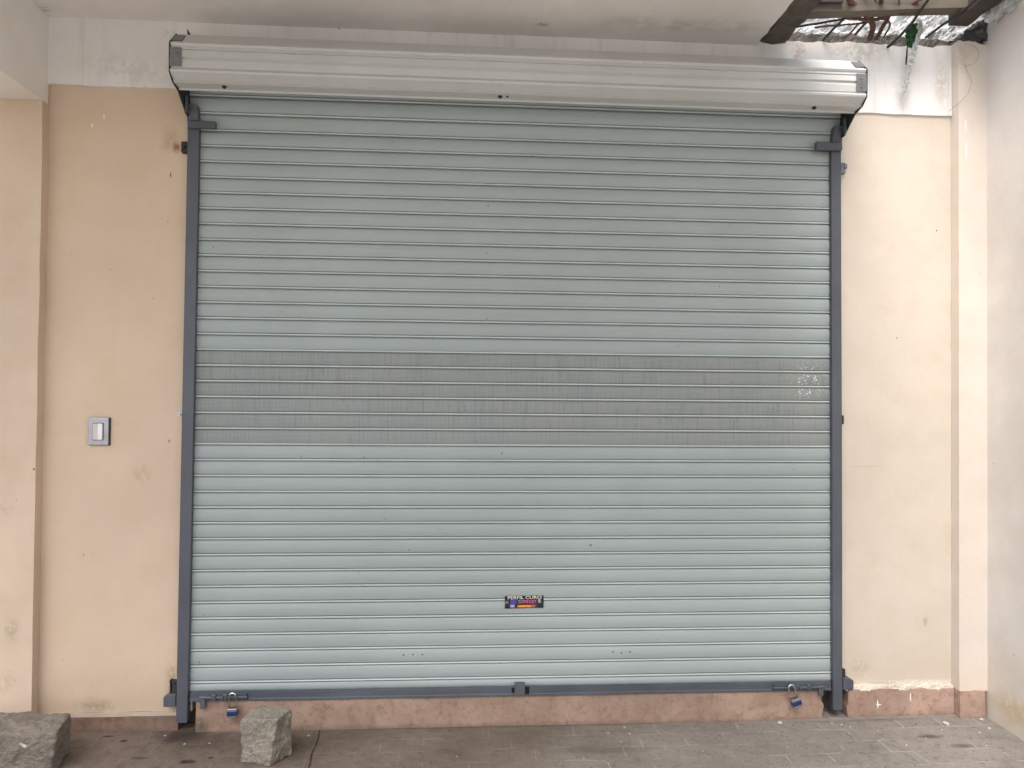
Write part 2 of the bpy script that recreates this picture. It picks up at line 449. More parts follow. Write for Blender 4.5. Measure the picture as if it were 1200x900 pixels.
def gspot(cx, cy, rx, ry, col, k, thr=.3, soft=.8):
    global c
    d = g.vmath('DIVIDE', g.vmath('SUBTRACT', g.pos, (cx, cy, 0)), (rx, ry, 1))
    nn = g.vmath('MULTIPLY', g.vmath('SUBTRACT', g.noise(1.5/min(rx, ry), 3, .6, col=True), (.5, .5, .5)), (1., 1., 0))
    a = g.ramp(g.vmath('LENGTH', g.vmath('ADD', d, nn)), 1., 1-soft)
    c = g.mix(g.math('MULTIPLY', a, k), c, col)
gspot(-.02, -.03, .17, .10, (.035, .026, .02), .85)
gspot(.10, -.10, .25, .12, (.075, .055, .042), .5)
gspot(.09, -.285, .045, .022, (.03, .024, .02), .9, soft=.5)
gspot(.18, -.255, .016, .012, (.03, .024, .02), .9, soft=.5)
gspot(-.13, -.24, .05, .02, (.04, .03, .025), .7)
gspot(-.36, -.02, .03, .010, (.03, .02, .018), .9, soft=.5)
gspot(-.27, -.07, .02, .012, (.02, .015, .012), .9, soft=.5)
gspot(.53, -.20, .12, .14, (.07, .052, .042), .55)
gspot(.74, -.40, .05, .02, (.03, .024, .02), .8)
gspot(3.46, -.22, .09, .03, (.06, .056, .052), .8)
gspot(3.55, -.32, .07, .03, (.07, .065, .06), .7)
gspot(3.3, -.03, .4, .03, (.11, .10, .095), .5)
gspot(1.9, -.26, .3, .06, (.10, .09, .08), .5)
gspot(3.10, -.01, .12, .03, (.32, .30, .27), .6)
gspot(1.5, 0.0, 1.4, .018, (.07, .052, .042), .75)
c = g.mix(g.ramp(y_, -1.6, -2.6), c, g.mix(n1, (.30, .29, .27), (.42, .40, .37)))   # unseen yard, made paler to bounce light up to the ceiling
h = g.math('ADD', g.math('MULTIPLY', n2, .9), g.math('ADD', g.math('MULTIPLY', n3, .6), g.math('MULTIPLY', mm, .25)))
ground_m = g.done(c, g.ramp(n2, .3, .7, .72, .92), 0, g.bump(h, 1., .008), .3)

# ------------------------------------------------------------------ ground
def gz(x, y):
    f = max(0, min(1, (x-2.2)/1.6)); f = f*f*(3-2*f)
    return .009*f + .0025*nz(x, y, 0, 2.3)
bm = B()
xs = [-30, -12, -5, -2.5]+[-1.2+.06*i for i in range(87)]+[4.6, 8, 15, 30]
ys = [-60, -25, -12, -8, -5, -3]+[-1.6+.06*i for i in range(30)]+[.4, 2, 6, 20, 60]
gg = [[bm.verts.new((x, y, gz(x, y) if -1.3 < x < 4.1 and -1.7 < y < .3 else 0)) for x in xs] for y in ys]
for j in range(len(ys)-1):
    for i in range(len(xs)-1):
        bm.faces.new((gg[j][i], gg[j][i+1], gg[j+1][i+1], gg[j+1][i]))
tag(obj('ground', bm, ground_m, smooth=True), kind='structure')
# a narrow expansion joint strip let into the paving
bm = B()
pts = spline([(.600, -.006, .0035), (.612, -.13, .0035), (.610, -.25, .0035), (.622, -.36, .0035), (.63, -.7, .0035), (.64, -1.4, .0035)], 6)
pl = [(p.x-.002-.0012*nz(p.x, p.y, 0, 30), p.y) for p in pts]; pr = [(p.x+.002+.0018*nz(p.x, p.y, 4, 30), p.y) for p in pts]
L = [bm.verts.new((x, y, gz(x, y)+.004)) for x, y in pl]; Rr = [bm.verts.new((x, y, gz(x, y)+.004)) for x, y in pr]
for k in range(len(L)-1): bm.faces.new((L[k], Rr[k], Rr[k+1], L[k+1]))
tag(obj('paving_joint', bm, hole_m), kind='structure')

# ------------------------------------------------------------------ rear wall
wall = thing('rear_wall', (1.5, .1, 0), 'peach and cream plastered wall with a white upper band, behind the grey roller shutter', 'wall')
bm = B(); rugged(bm, -.76, -.004, .085, 3.045, .04, .26, .04, .0025, 2.2, (0, 0, .004, .004), 9, 1)
obj('wall_panel', bm, peach_L, wall, smooth=False, label='darker peach plaster panel left of the shutter')
bm = B(); rugged(bm, 3.150, 3.737, .135, 3.045, .03, .27, .04, .0025, 2.2, (0, 0, .004, 0), 9, 2)
obj('wall_panel', bm, cream_R, wall, label='pale cream plaster panel right of the shutter')
bm = B(); rugged(bm, -.76, 3.7365, 3.038, 3.388, .021, .275, .025, .003, 2.2, (0, 0, .004, .016), 12, 3)
obj('lintel_band', bm, white_W, wall)
bm = B(); rugged(bm, .026, 3.052, -.03, .170, .0, .25, .025, .004, 4, (0, .012, 0, .003), 25, 4)
obj('threshold', bm, sill_m, wall)
bm = B(); rugged(bm, -.703, -.066, -.03, .066, .028, .25, .025, .002, 5, (0, .01, 0, .003), 9, 5)
obj('skirting', bm, skL_m, wall, label='low dark brown skirting')
bm = B(); rugged(bm, -.702, -.068, .0665, .0845, .032, .25, .02, .002, 8, (0, 0, 0, 0), 9, 6)
obj('skirting_ledge', bm, ledge_m, wall)
bm = B(); rugged(bm, 3.185, 3.7355, -.03, .140, .008, .25, .02, .004, 5, (.012, 0, 0, .006), 22, 7)
obj('skirting', bm, skR_m, wall, label='taller red brown skirting with white scratches')
bm = B(); rugged(bm, 3.18, 3.7350, .1345, .156, .012, .25, .010, .010, 14, (.01, 0, .005, .014), 22, 8)
obj('skirting_ledge', bm, ledge_R, wall)
bm = B(); box(bm, -4.9, 4.05, .135, .262, -.02, 3.345)
obj('wall_core', bm, core_m, wall)
# right pilaster against the side wall
bm = B(); rugged(bm, 3.738, 3.90, .142, 3.40, -.03, .33, .025, .002, 3, (.0015, 0, .004, .02), 12, 9)
obj('corner_pilaster', bm, cream_strip, wall)
bm = B(); rugged(bm, 3.7375, 3.868, -.03, .141, -.037, .33, .02, .002, 5, (.003, .004, 0, .003), 20, 10)
obj('pilaster_skirting', bm, skR_m, wall)
# broken top of the wall under the hole and rough render above it
bm = B()
rugged(bm, 2.60, 3.93, 3.371, 3.448, .052, .25, .012, .020, 14, (0, 0, 0, .022), 16, 11)
obj('broken_top', bm, rubble_m, wall)
bm = B(); rugged(bm, 2.60, 4.1, 3.40, 4.3, .095, .2, .012, .022, 26, (0, 0, 0, 0), 9, 12)
obj('upper_render', bm, rough_white, wall)
# wall runs on to the left of the pillar
bm = B(); rugged(bm, -5.0, -1.07, -.03, 3.36, .04, .26, .2, .002, 2, (0, 0, 0, 0), 9, 13)
obj('wall_panel', bm, peach_L, wall, label='peach wall panel beyond the pillar')

# pillar and beam at the left
pil = thing('wall_pillar', (-.88, .1, 0), 'peach painted pillar at the left edge, standing behind the large brown stone block', 'pillar')
bm = B(); rugged(bm, -1.06, -.7065, -.03, 2.945, -.018, .3, .03, .003, 2.4, (0, .004, 0, .002), 4, 14)
obj('shaft', bm, peach_P, pil)
bm = B()
nb = 26
gr = []
prof = [(-1.06, 2.9465), (-.7072, 2.9465), (-.7072, 3.3585), (-1.06, 3.3585)]
for j in range(nb+1):
    y = .03-2.5*j/nb
    gr.append([bm.verts.new((x+.0025*nz(x, y, z, 3), y, z+.0025*nz(x+9, y, z, 3)*(z < 3))) for x, z in prof])
for a, b in zip(gr, gr[1:]):
    for k in range(4): bm.faces.new((a[k], a[(k+1) % 4], b[(k+1) % 4], b[k]))
bm.faces.new(gr[0]); bm.faces.new(gr[-1])
tag(obj('ceiling_beam', bm, beam_m, origin=(-.88, -1.5, 2.95)), 'off-white plastered beam running out from the wall at the upper left corner', 'beam')

CD = 2.6
# ceiling slab with broken right edge over the hole
bm = B()
n = 60
top, bot = [], []
pts = []
for k in range(n+1):
    y = .06-CD*k/n
    pts.append((2.712+.014*nz(0, y, 0, 9)+.008*nz(0, y, 3, 30)+.02*y*0, y))
xsC = [-2.4, -1.8, -1.06, -.7, 0, .7, 1.4, 2.1, 2.5]
rows = []
for (xe, y) in pts:
    rows.append([bm.verts.new((x, y, 3.3595+.003*nz(x, y, 0, 1.7))) for x in xsC+[xe]])
for a, b in zip(rows, rows[1:]):
    for i in range(len(xsC)): bm.faces.new((a[i], a[i+1], b[i+1], b[i]))
up = [[bm.verts.new((v.co.x, v.co.y, 3.50)) for v in (r[0], r[-1])] for r in rows]
for a, b, ua, ub in zip(rows, rows[1:], up, up[1:]):
    bm.faces.new((ua[0], ua[1], ub[1], ub[0])); bm.faces.new((a[-1], b[-1], ub[1], ua[1])); bm.faces.new((a[0], b[0], ub[0], ua[0]))
bm.faces.new(rows[0]+[up[0][1], up[0][0]]); bm.faces.new(rows[-1]+[up[-1][1], up[-1][0]])
tag(obj('ceiling', bm, ceil_m, smooth=False), 'flat off-white plastered porch ceiling, broken off above the right end of the shutter', 'ceiling')

# side wall on the right
bm = B()
ny, nzz = 60, 50
gr = []
for j in range(nzz+1):
    row = []
    for i in range(ny+1):
        y = .12-4.6*(i/ny)**1.3; z = -.03+4.2*j/nzz
        x = 3.886+.035*y+.004*nz(0, y, z, 2)+.0015*nz(0, y, z, 9)
        if j < 3: x -= .004
        row.append(bm.verts.new((x, y, z)))
    gr.append(row)
for j in range(nzz):
    for i in range(ny): bm.faces.new((gr[j][i], gr[j][i+1], gr[j+1][i+1], gr[j+1][i]))
per = [gr[0][i] for i in range(ny+1)]+[gr[j][ny] for j in range(1, nzz+1)]+[gr[nzz][i] for i in range(ny-1, -1, -1)]+[gr[j][0] for j in range(nzz-1, 0, -1)]
bk = [bm.verts.new((4.15, v.co.y, v.co.z)) for v in per]
for k in range(len(per)): bm.faces.new((per[k], bk[k], bk[(k+1) % len(per)], per[(k+1) % len(per)]))
bm.faces.new(bk)
tag(obj('side_wall', bm, white_side, origin=(3.9, -2, 0)), 'off-white side wall coming forward along the right edge, stained near the paving', 'wall')

# ------------------------------------------------------------------ roller shutter
sh = thing('roller_shutter', (1.545, .03, .15), 'closed grey-green roller shutter with slate blue guide rails and a ribbed cover box on top', 'shutter')
def ex(x, z):   # rails and curtain splay slightly towards the bottom
    t = (2.9-z)/2.9
    return x-.012*t if x < 1.5 else x+.013*t
Z0 = 2.9983; P = .075
def curtain_y(z):
    if z > 2.86: return .030-.30*(z-2.86)**1.0
    return .030
def slat_strip(i0, i1, mats, name, label=None, lowcut=None, topcap=None, perf=False):
    """slats i0..i1-1 (each from joint i down to joint i+1) as one rolled sheet"""
    bm = B(); nx = 70
    prof = []   # (z, out, flag)
    for i in range(i0, i1):
        zc = Z0-P*i+random.uniform(-.0006, .0006)
        t = random.uniform(-.0008, .0008)
        seq = [(.0066, 0.0), (.0058, .0095), (.0042, .0095), (.0036, -.0030), (.0022, -.0050), (-.0016, -.0052), (-.0040, -.0038), (-.0048, .0080), (-.0072, .0080), (-.0082, .0005),
               (-.018, -.0024+t), (-.032, -.0042+t), (-.046, -.0042+t), (-.058, -.0026+t), (-.066, -.0002)]
        for dz, o in seq: prof.append((zc+dz, o, i))
    zc = Z0-P*i1
    if lowcut is not None:
        prof = [p for p in prof if p[0] > lowcut+.003]; prof.append((lowcut, 0, i1))
    else:
        prof.append((zc+.0056, 0.0, i1))
    rows = []
    for q, (z, o, i) in enumerate(prof):
        wob = [.0004*nz(x_*.05, i*1.7, 0, 12, 3) for x_ in range(nx+1)]
        row = []
        for k in range(nx+1):
            x = (-.0425+3.175*k/nx) if z > 2.950 else (-.004+3.10*k/nx)
            sag = .0007*nz(x, i*.9, 0, 1.1, 5)
            row.append(bm.verts.new((ex(x, z) if k not in (0, nx) else ex(x, z), curtain_y(z)+o+wob[k], z+sag)))
        rows.append(row)
    for q, (a, b) in enumerate(zip(rows, rows[1:])):
        s = q % 15
        for k in range(nx):
            f = bm.faces.new((a[k], a[k+1], b[k+1], b[k]))
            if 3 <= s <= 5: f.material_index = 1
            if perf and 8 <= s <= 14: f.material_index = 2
            f.smooth = s not in (0, 1, 2, 6, 7, 8)
    # thickness: a plain back sheet
    zt, zb = prof[0][0], prof[-1][0]
    zs = [z for z in (zt, 2.86, zb) if z == zt or z == zb or zb < z < zt]
    bk = [[bm.verts.new((ex(x, z), curtain_y(z)+.012, z)) for x in (-.004, 3.096)] for z in zs]
    for a, b in zip(bk, bk[1:]): bm.faces.new((a[0], a[1], b[1], b[0]))
    bm.normal_update()
    return obj(name, bm, mats, sh, label=label)
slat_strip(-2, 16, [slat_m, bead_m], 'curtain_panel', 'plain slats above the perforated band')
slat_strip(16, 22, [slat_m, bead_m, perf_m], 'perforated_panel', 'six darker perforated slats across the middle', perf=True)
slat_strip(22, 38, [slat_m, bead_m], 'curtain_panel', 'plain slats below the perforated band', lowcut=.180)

# guide rails
def rail(x0, x1, sgn):
    bm = B()
    prof = [(-.040, 2.945), (-.002, 2.865), (0, 2.80), (0, 2.2), (0, 1.5), (0, .8), (0, .046),
            (.048, .046), (.048, .8), (.048, 1.5), (.048, 2.2), (.048, 2.80), (.046, 2.89), (.02, 2.945)]
    prism_x(bm, prof, x0, x1, 1, lambda x, y, z: Vector((ex(0 if x < 1.5 else 3.09, z)+(x-(0 if x < 1.5 else 3.09))+.0015*nz(0, 0, z, 1.3, 2), y, z)))
    bmesh.ops.bevel(bm, geom=[e for e in bm.edges if abs(e.verts[0].co.z-e.verts[1].co.z) > .05 or abs(e.verts[0].co.y-e.verts[1].co.y) > .01], offset=.003, segments=2, affect='EDGES')
    r = obj('guide_rail', bm, rail_m, sh)
    return r
rl = rail(-.0525, -.0005, -1)
rr = rail(3.0925, 3.1415, 1)
# stops, lugs and feet on each rail
bm = B(); box(bm, -.046, .083, -.024, -.003, 2.838, 2.872, .003); obj('stop_bar', bm, rail_m, rl)
bm = B(); box(bm, 3.002, 3.138, -.024, -.003, 2.828, 2.868, .003); obj('stop_bar', bm, rail_m, rr)
bm = B(); box(bm, -.088, -.0535, .012, .037, 2.730, 2.784, .003); cyl(bm, (-.074, .008, 2.757), (0, 1, 0), .009, .012, 6); obj('mounting_lug', bm, black_m, rl)
bm = B(); cyl(bm, (-.068, .02, 1.487), (0, 1, 0), .013, .034, 10); cyl(bm, (-.068, -.002, 1.487), (0, 1, 0), .006, .02, 8); obj('anchor_bolt', bm, lam_m, rl)
bm = B(); box(bm, 3.1435, 3.170, .006, .028, 2.722, 2.777, .003); box(bm, 3.160, 3.176, .0, .02, 2.745, 2.770, .003); obj('mounting_lug', bm, galv_m, rr)
bm = B(); box(bm, 3.1455, 3.164, .008, .028, 1.462, 1.506, .002); obj('mounting_lug', bm, black_m, rr)
def stub(sx, x0, x1, z0, z1, par):
    bm = B()
    t = .014
    p = [(x0, z0), (x1, z0), (x1, z1 if sx > 0 else z1-t*1.2), (x1+(-t*1.6 if sx > 0 else 0), z1), (x0+(t*1.6 if sx < 0 else 0), z1), (x0, z1-t*1.2 if sx < 0 else z1)]
    if sx > 0: p = [(x0, z0), (x1, z0), (x1, z1-t*.9), (x1-t*1.4, z1), (x0, z1)]
    else: p = [(x0, z0), (x1, z0), (x1, z1), (x0+t*1.4, z1), (x0, z1-t*.9)]
    a = [bm.verts.new((x, -.004, z)) for x, z in p]; b = [bm.verts.new((x, .036, z)) for x, z in p]
    bm.faces.new(a); bm.faces.new(list(reversed(b)))
    for k in range(len(p)): bm.faces.new((a[k], b[k], b[(k+1) % len(p)], a[(k+1) % len(p)]))
    bmesh.ops.bevel(bm, geom=bm.edges[:], offset=.002, segments=1, affect='EDGES')
    obj('rail_foot', bm, rail_m, par)
stub(-1, -.121, -.0655, .122, .180, rl)
stub(1, 3.156, 3.209, .146, .203, rr)
bm = B(); box(bm, -.100, -.094, .015, .036, .182, .240); box(bm, -.100, -.066, .015, .036, .226, .236); box(bm, -.082, -.068, .01, .03, .182, .222); obj('mounting_lug', bm, black_m, rl)
bm = B(); box(bm, 3.158, 3.172, .008, .028, .2045, .243); obj('mounting_lug', bm, black_m, rr)

# bottom bar, centre catch, slide bolts
bm = B()
prism_x(bm, [(.004, .186), (-.004, .183), (-.004, .158), (-.008, .154), (-.008, .146), (.055, .146), (.055, .1795), (.012, .1795), (.010, .188)], ex(.012, .17), ex(3.080, .17), 90,
        lambda x, y, z: Vector((x, y+.0015*nz(x, 0, 0, 4), z+.002*nz(x, 0, 0, 2.5)+(.0035*max(0, nz(x, 0, 0, 40)) if z > .17 else 0))))
bb = obj('bottom_bar', bm, bar_m, sh)
bm = B(); box(bm, 1.522, 1.572, -.020, -.009, .150, .203, .003); box(bm, 1.522, 1.572, -.020, .012, .198, .206, .002); obj('centre_catch', bm, rail_m, bb)
bm = B(); box(bm, 1.508, 1.5215, -.0115, -.0065, .164, .186); obj('slot', bm, hole_m, bb)
bm = B(); box(bm, 1.5725, 1.592, -.011, -.0065, .156, .190); obj('slot', bm, hole_m, bb)
def slide_bolt(xa, xb, s):
    # xa = end next to the rail, xb = inner end
    bm = B()
    lo, hi = min(xa, xb), max(xa, xb)
    box(bm, lo, hi, -.014, -.010, .150, .184, .001)
    cyl(bm, ((lo+hi)/2-.0*s, -.020, .168), (1, 0, 0), .0065, hi-lo+.01, 10)
    for f in (.30, .55):
        x = xa+(xb-xa)*f
        box(bm, x-.011, x+.011, -.030, -.013, .155, .184, .004)
    x = xa+(xb-xa)*.5
    cyl(bm, (x, -.034, .170), (0, 1, 0), .006, .018, 8)
    o = obj('slide_bolt', bm, bar_m, bb)
    bm = B(); box(bm, xa-.024 if s < 0 else xa, xa if s < 0 else xa+.024, -.024, -.010, .118 if s > 0 else .126, .176, .002)
    obj('end_plate', bm, rail_m, o)
    bm = B(); x = xa+(xb-xa)*.72
    box(bm, x-.022, x+.022, -.0165, -.0142, .163, .175); obj('slot', bm, hole_m, o)
slide_bolt(.052, .262, 1)
slide_bolt(3.046, 2.80, -1)
# drilled dots, dirt ticks
for x, z in ((.988, .339), (1.033, .340), (1.078, .3395), (2.006, .340), (2.048, .334), (2.090, .3385)):
    bm = B(); cyl(bm, (x, .0285, z), (0, 1, 0), .0034, .008, 10)
    obj('drilled_hole', bm, hole_m, sh)

# sticker
xs0, xs1, zs0, zs1 = 1.473, 1.662, .557, .617
stk = N('sticker_print')
x_, y_, z_ = stk.sep()
nn = stk.noise(55, 3, .6)
c = stk.mix(stk.ramp(nn, .5, .62, 0, .6), (.006, .007, .018), (.02, .05, .06))
def rect(m, c, x0, x1, z0, z1, col, k=1., s=.004):
    a = m.math('MULTIPLY', m.ramp(x_, x0-s, x0+s), m.ramp(x_, x1+s, x1-s))
    b = m.math('MULTIPLY', m.ramp(z_, z0-s, z0+s), m.ramp(z_, z1+s, z1-s))
    return m.mix(m.math('MULTIPLY', m.math('MULTIPLY', a, b), k), c, col)
c = rect(stk, c, 1.50, 1.53, .578, .600, (.10, .06, .45), .8)
c = rect(stk, c, 1.475, 1.49, .58, .592, (.35, .35, .45), .5)
c = rect(stk, c, 1.50, 1.52, .562, .574, (.55, .58, .75), .7)
c = rect(stk, c, 1.60, 1.628, .5725, .5785, (.30, .01, .02), .8)
c = rect(stk, c, 1.636, 1.648, .583, .603, (.6, .62, .62), .6)
c = rect(stk, c, 1.535, 1.602, .5615, .5725, (.80, .20, .02), 1, .0015)
c = rect(stk, c, 1.602, 1.622, .562, .572, (.30, .18, .15), .9)
c = rect(stk, c, 1.515, 1.62, .557, .5595, (.25, .04, .03), .8, .001)
stk_m = stk.done(c, .3)
bm = B(); box(bm, xs0, xs1, .0232, .0245, zs0, zs1)
for v in bm.verts: v.co.z += (v.co.x-1.56)*.012
sticker = obj('sticker', bm, stk_m, sh)
def flat_mat(name, col, r=.4): return painted(name, col, r, .05, dustk=0)
def text_mesh(name, txt, x0, z0, h, w, col, y=.0226):
    cu = bpy.data.curves.new(name, 'FONT'); cu.body = txt; cu.size = 1; cu.extrude = .0
    cu.offset = .012
    t = bpy.data.objects.new(name, cu); C.objects.link(t)
    dg = bpy.context.evaluated_depsgraph_get()
    me = bpy.data.meshes.new_from_object(t.evaluated_get(dg))
    bpy.data.objects.remove(t)
    X = [v.co.x for v in me.vertices]; Y = [v.co.y for v in me.vertices]
    mx, Mx, my, My = min(X), max(X), min(Y), max(Y)
    bm = B(); bm.from_mesh(me)
    for v in bm.verts:
        a, b = (v.co.x-mx)/(Mx-mx)*w, (v.co.y-my)/(My-my)*h
        v.co = Vector((x0+a, y, z0+b+(x0+a-1.56)*.012))
    ext = bmesh.ops.extrude_face_region(bm, geom=bm.faces[:])
    for v in [e for e in ext['geom'] if isinstance(e, bmesh.types.BMVert)]: v.co.y += .0004
    return obj(name, bm, flat_mat(name+'_ink', col), sticker)
text_mesh('lettering', 'PERFIL CURO', 1.487, .6015, .0145, .165, (.78, .80, .62))
text_mesh('lettering', 'S', 1.538, .5805, .018, .014, (.22, .34, .30))
text_mesh('lettering', 'IENDUEY', 1.555, .581, .016, .073, (.72, .16, .32))
text_mesh('lettering', 'PUERTAS', 1.545, .5635, .0065, .05, (.95, .62, .10))

# cover box (hood)
prof = [(.012, 3.207), (-.176, 3.207), (-.240, 3.141), (-.2485, 3.139), (-.2525, 3.132), (-.2485, 3.124), (-.2445, 3.122), (-.2475, 3.111), (-.2425, 3.108), (-.2475, 3.104),
        (-.2495, 3.080), (-.2415, 3.074), (-.2445, 3.067), (-.2470, 3.060), (-.2450, 3.030), (-.2410, 3.026), (-.2485, 3.021), (-.2525, 3.014), (-.2500, 3.006), (-.2440, 3.003),
        (-.2110, 2.985), (-.2130, 2.980), (-.2030, 2.976), (-.1480, 2.974), (-.1440, 2.967), (-.1400, 2.967), (-.1400, 2.979), (-.2020, 2.984), (-.2380, 3.010), (-.2380, 3.136), (-.1720, 3.2015), (.012, 3.2015)]
bm = B()
prism_x(bm, prof, -.043, 3.133, 60, lambda x, y, z: Vector((x, y+.0015*nz(x, 0, 0, .9)+.0003*nz(x, z, 0, 5), z+.0012*nz(x, 5, 0, .8))))
hood = obj('cover_box', bm, hood_m, sh)
# end plates reach down to the rails
for nm, xa, xb in (('end_plate', -.049, -.0435), ('end_plate', 3.1335, 3.139)):
    bm = B()
    op = [(.018, 3.209), (-.178, 3.209), (-.250, 3.141), (-.2545, 3.131), (-.251, 3.006), (-.211, 2.975), (-.146, 2.962), (-.075, 2.915), (-.045, 2.893), (.018, 2.893)]
    prism_x(bm, op, xa, xb)
    obj(nm, bm, black_m, hood)
    bm = B()
    s = 1 if xa < 0 else -1
    x0 = xa+.004 if s > 0 else xb-.004
    box(bm, min(x0, x0+s*.050), max(x0, x0+s*.050), -.2535, -.2505, 3.030, 3.114, .001)
    for z in (3.05, 3.09): cyl(bm, (x0+s*.028, -.2545, z), (0, 1, 0), .005, .004, 8)
    M = Matrix.Translation(Vector((0, -.214, 3.174))) @ Matrix.Rotation(R(-45), 4, 'X')
    box(bm, min(x0, x0+s*.045), max(x0, x0+s*.045), -.002, .002, -.03, .03, 0)
    for v in bm.verts:
        if abs(v.co.y) < .003 and abs(v.co.z) < .04: v.co = M @ v.co
    obj('corner_bracket', bm, galv_m, hood)
# inner angle at each side of the mouth
for x0, x1 in ((-.042, -.032), (3.122, 3.132)):
    bm = B(); box(bm, x0, x1, -.075, -.055, 2.895, 2.972, .002); obj('mouth_angle', bm, rail_m, hood)
for x in (.17, 1.418, 2.915):
    bm = B(); cyl(bm, (x, -.182, 2.9735), (0, 0, 1), .010, .008, 14); cyl(bm, (x, -.182, 2.968), (0, 0, 1), .0055, .006, 6); obj('screw', bm, black_m, hood)
bm = B(); cyl(bm, (1.452, -.182, 2.974), (0, 0, 1), .005, .006, 10); obj('screw', bm, black_m, hood)
bm = B()
a = [bm.verts.new(p) for p in ((-.004, -.160, 3.207), (.016, -.160, 3.207), (-.006, -.160, 3.243))]
b = [bm.verts.new(v.co+Vector((0, .003, 0))) for v in a]
bm.faces.new(a); bm.faces.new(b)
for k in range(3): bm.faces.new((a[k], a[(k+1) % 3], b[(k+1) % 3], b[k]))
obj('bent_tab', bm, black_m, hood)
# roller drum inside the box
bm = B(); cyl(bm, (1.545, -.105, 3.095), (1, 0, 0), .085, 3.12, 24); obj('roller_drum', bm, slat_m, sh)

# ------------------------------------------------------------------ padlocks
def padlock(loc, tilt, label):
    t = thing('padlock', loc, label, 'padlock', 'padlocks on the slide bolts')
    M = Matrix.Rotation(tilt, 4, 'Y')
    def fin(name, bm, m, par, sm=False):
        # local coordinates already; obj() works in world metres
        for v in bm.verts: v.co = M @ v.co + Vector(loc)
        return obj(name, bm, m, par, smooth=sm)
    bm = B(); box(bm, -.022, .022, -.013, .013, -.108, -.064, .004, seg=2); body = fin('body', bm, lam_m, t)
    bm = B(); box(bm, -.0235, .0235, -.0145, .0145, -.098, -.076, .003, seg=2); fin('band', bm, blue_m, body)
    bm = B()
    pts = [(-.015, 0, -.066), (-.015, 0, -.012)]+[(-.015*math.cos(a), 0, -.012+.015*math.sin(a)) for a in [math.pi*k/10 for k in range(1, 10)]]+[(.015, 0, -.012), (.015, 0, -.066)]
    tube(bm, pts, .0038, 10); fin('shackle', bm, steel_m, t, True)
    return t
padlock((.204, -.040, .192), R(-2), 'blue and steel padlock hanging straight from the slide bolt beside the small grey stone block')
padlock((2.872, -.040, .186), R(-18), 'blue and steel padlock hanging tilted from the slide bolt far from both stone blocks')

# ------------------------------------------------------------------ light switch
sw = thing('wall_switch', (-.447, .038, 1.335), 'small metal framed light switch with a white rocker on the peach wall', 'switch')
bm = B(); box(bm, -.494, -.3995, .031, .043, 1.338, 1.469, .002); plate = obj('back_box', bm, black_m, sw)
bm = B(); box(bm, -.497, -.4035, .024, .0315, 1.339, 1.470, .005, seg=2); plate = obj('cover_plate', bm, plate_m, sw)
bm = B(); box(bm, -.475, -.425, .0215, .0245, 1.362, 1.444, .001); fr = obj('rocker_frame', bm, bar_m, sw)
bm = B(); box(bm, -.4725, -.4500, .0170, .0220, 1.3645, 1.4415, .002); obj('rocker', bm, rock_g, sw)
bm = B(); box(bm, -.4495, -.4275, .0145, .0220, 1.3645, 1.4415, .002); obj('rocker', bm, rock_w, sw)

# ------------------------------------------------------------------ stone blocks
bm = B()
rough_hull(bm, [(.324, -.298, 0), (.452, -.348, 0), (.527, -.240, 0), (.395, -.170, 0),
                (.318, -.312, .190), (.485, -.352, .202), (.522, -.250, .204), (.375, -.182, .199)], 40, .5, .0085, 15, 3, 7)
for v in bm.verts: v.co.z = max(v.co.z, .001)
tag(obj('stone_block', bm, stone_g, origin=(.43, -.26, 0)), 'small grey rough stone block standing upright in front of the shutter', 'stone block')
bm = B()
rough_hull(bm, [(-.90, -.36, 0), (-.425, -.375, 0), (-.450, -.175, 0), (-.90, -.150, 0),
                (-.90, -.372, .172), (-.408, -.385, .176), (-.438, -.205, .186), (-.90, -.165, .188)], 48, .5, .011, 12, 8, 10)
for v in bm.verts: v.co.z = max(v.co.z, .001)
blk = tag(obj('stone_block', bm, stone_b, origin=(-.65, -.27, 0)), 'large brown stone block lying at the left edge in front of the pillar', 'stone block')
bm = B(); rough_hull(bm, [(-.545, -.384, .128), (-.515, -.386, .118), (-.512, -.372, .122), (-.545, -.372, .13), (-.548, -.388, .140), (-.520, -.390, .128), (-.518, -.376, .128), (-.548, -.376, .140)], 4, .3, .003, 50, 2, 2)
for v in bm.verts: v.co.y -= .006
obj('chipped_spot', bm, chip_m, blk, label='white chipped mark on its front')

# ------------------------------------------------------------------ things in the ceiling hole
bm = B()
def boardlike(bm, a, b, wx, wz, n=24, amp=.004, sc=20, seed=0, side=None):
    a, b = Vector(a), Vector(b); d = (b-a).normalized()
    s = (side or Vector((0, 0, 1)).cross(d)).normalized(); u = d.cross(s).normalized()
    rings = []
    q = [(-1, -1), (0, -1), (1, -1), (1, 0), (1, 1), (0, 1), (-1, 1), (-1, 0)]
    for k in range(n+1):
        p = a+(b-a)*k/n; r = []
        for cx, cz in q:
            w = p+s*cx*wx/2+u*cz*wz/2
            w += s*amp*nz(*w, sc, seed)*cx+u*amp*nz(*w, sc, seed+1)*cz
            r.append(bm.verts.new(w))
        rings.append(r)
    for r1, r2 in zip(rings, rings[1:]):
        for k in range(8): bm.faces.new((r1[k], r1[(k+1) % 8], r2[(k+1) % 8], r2[k]))
    bm.faces.new(rings[0]); bm.faces.new(list(reversed(rings[-1])))
boardlike(bm, (2.785, .0, 3.395), (2.755, -1.7, 3.405), .125, .06, 60, .02, 14, 1)
tag(obj('formwork_board', bm, joist_m, origin=(2.77, -.8, 3.39)), 'cement stained board edging the ceiling slab on the left side of the hole', 'board')
bm = B(); boardlike(bm, (2.62, -.150, 3.488), (3.98, -.150, 3.583), .07, .15, 40, .003, 12, 2)
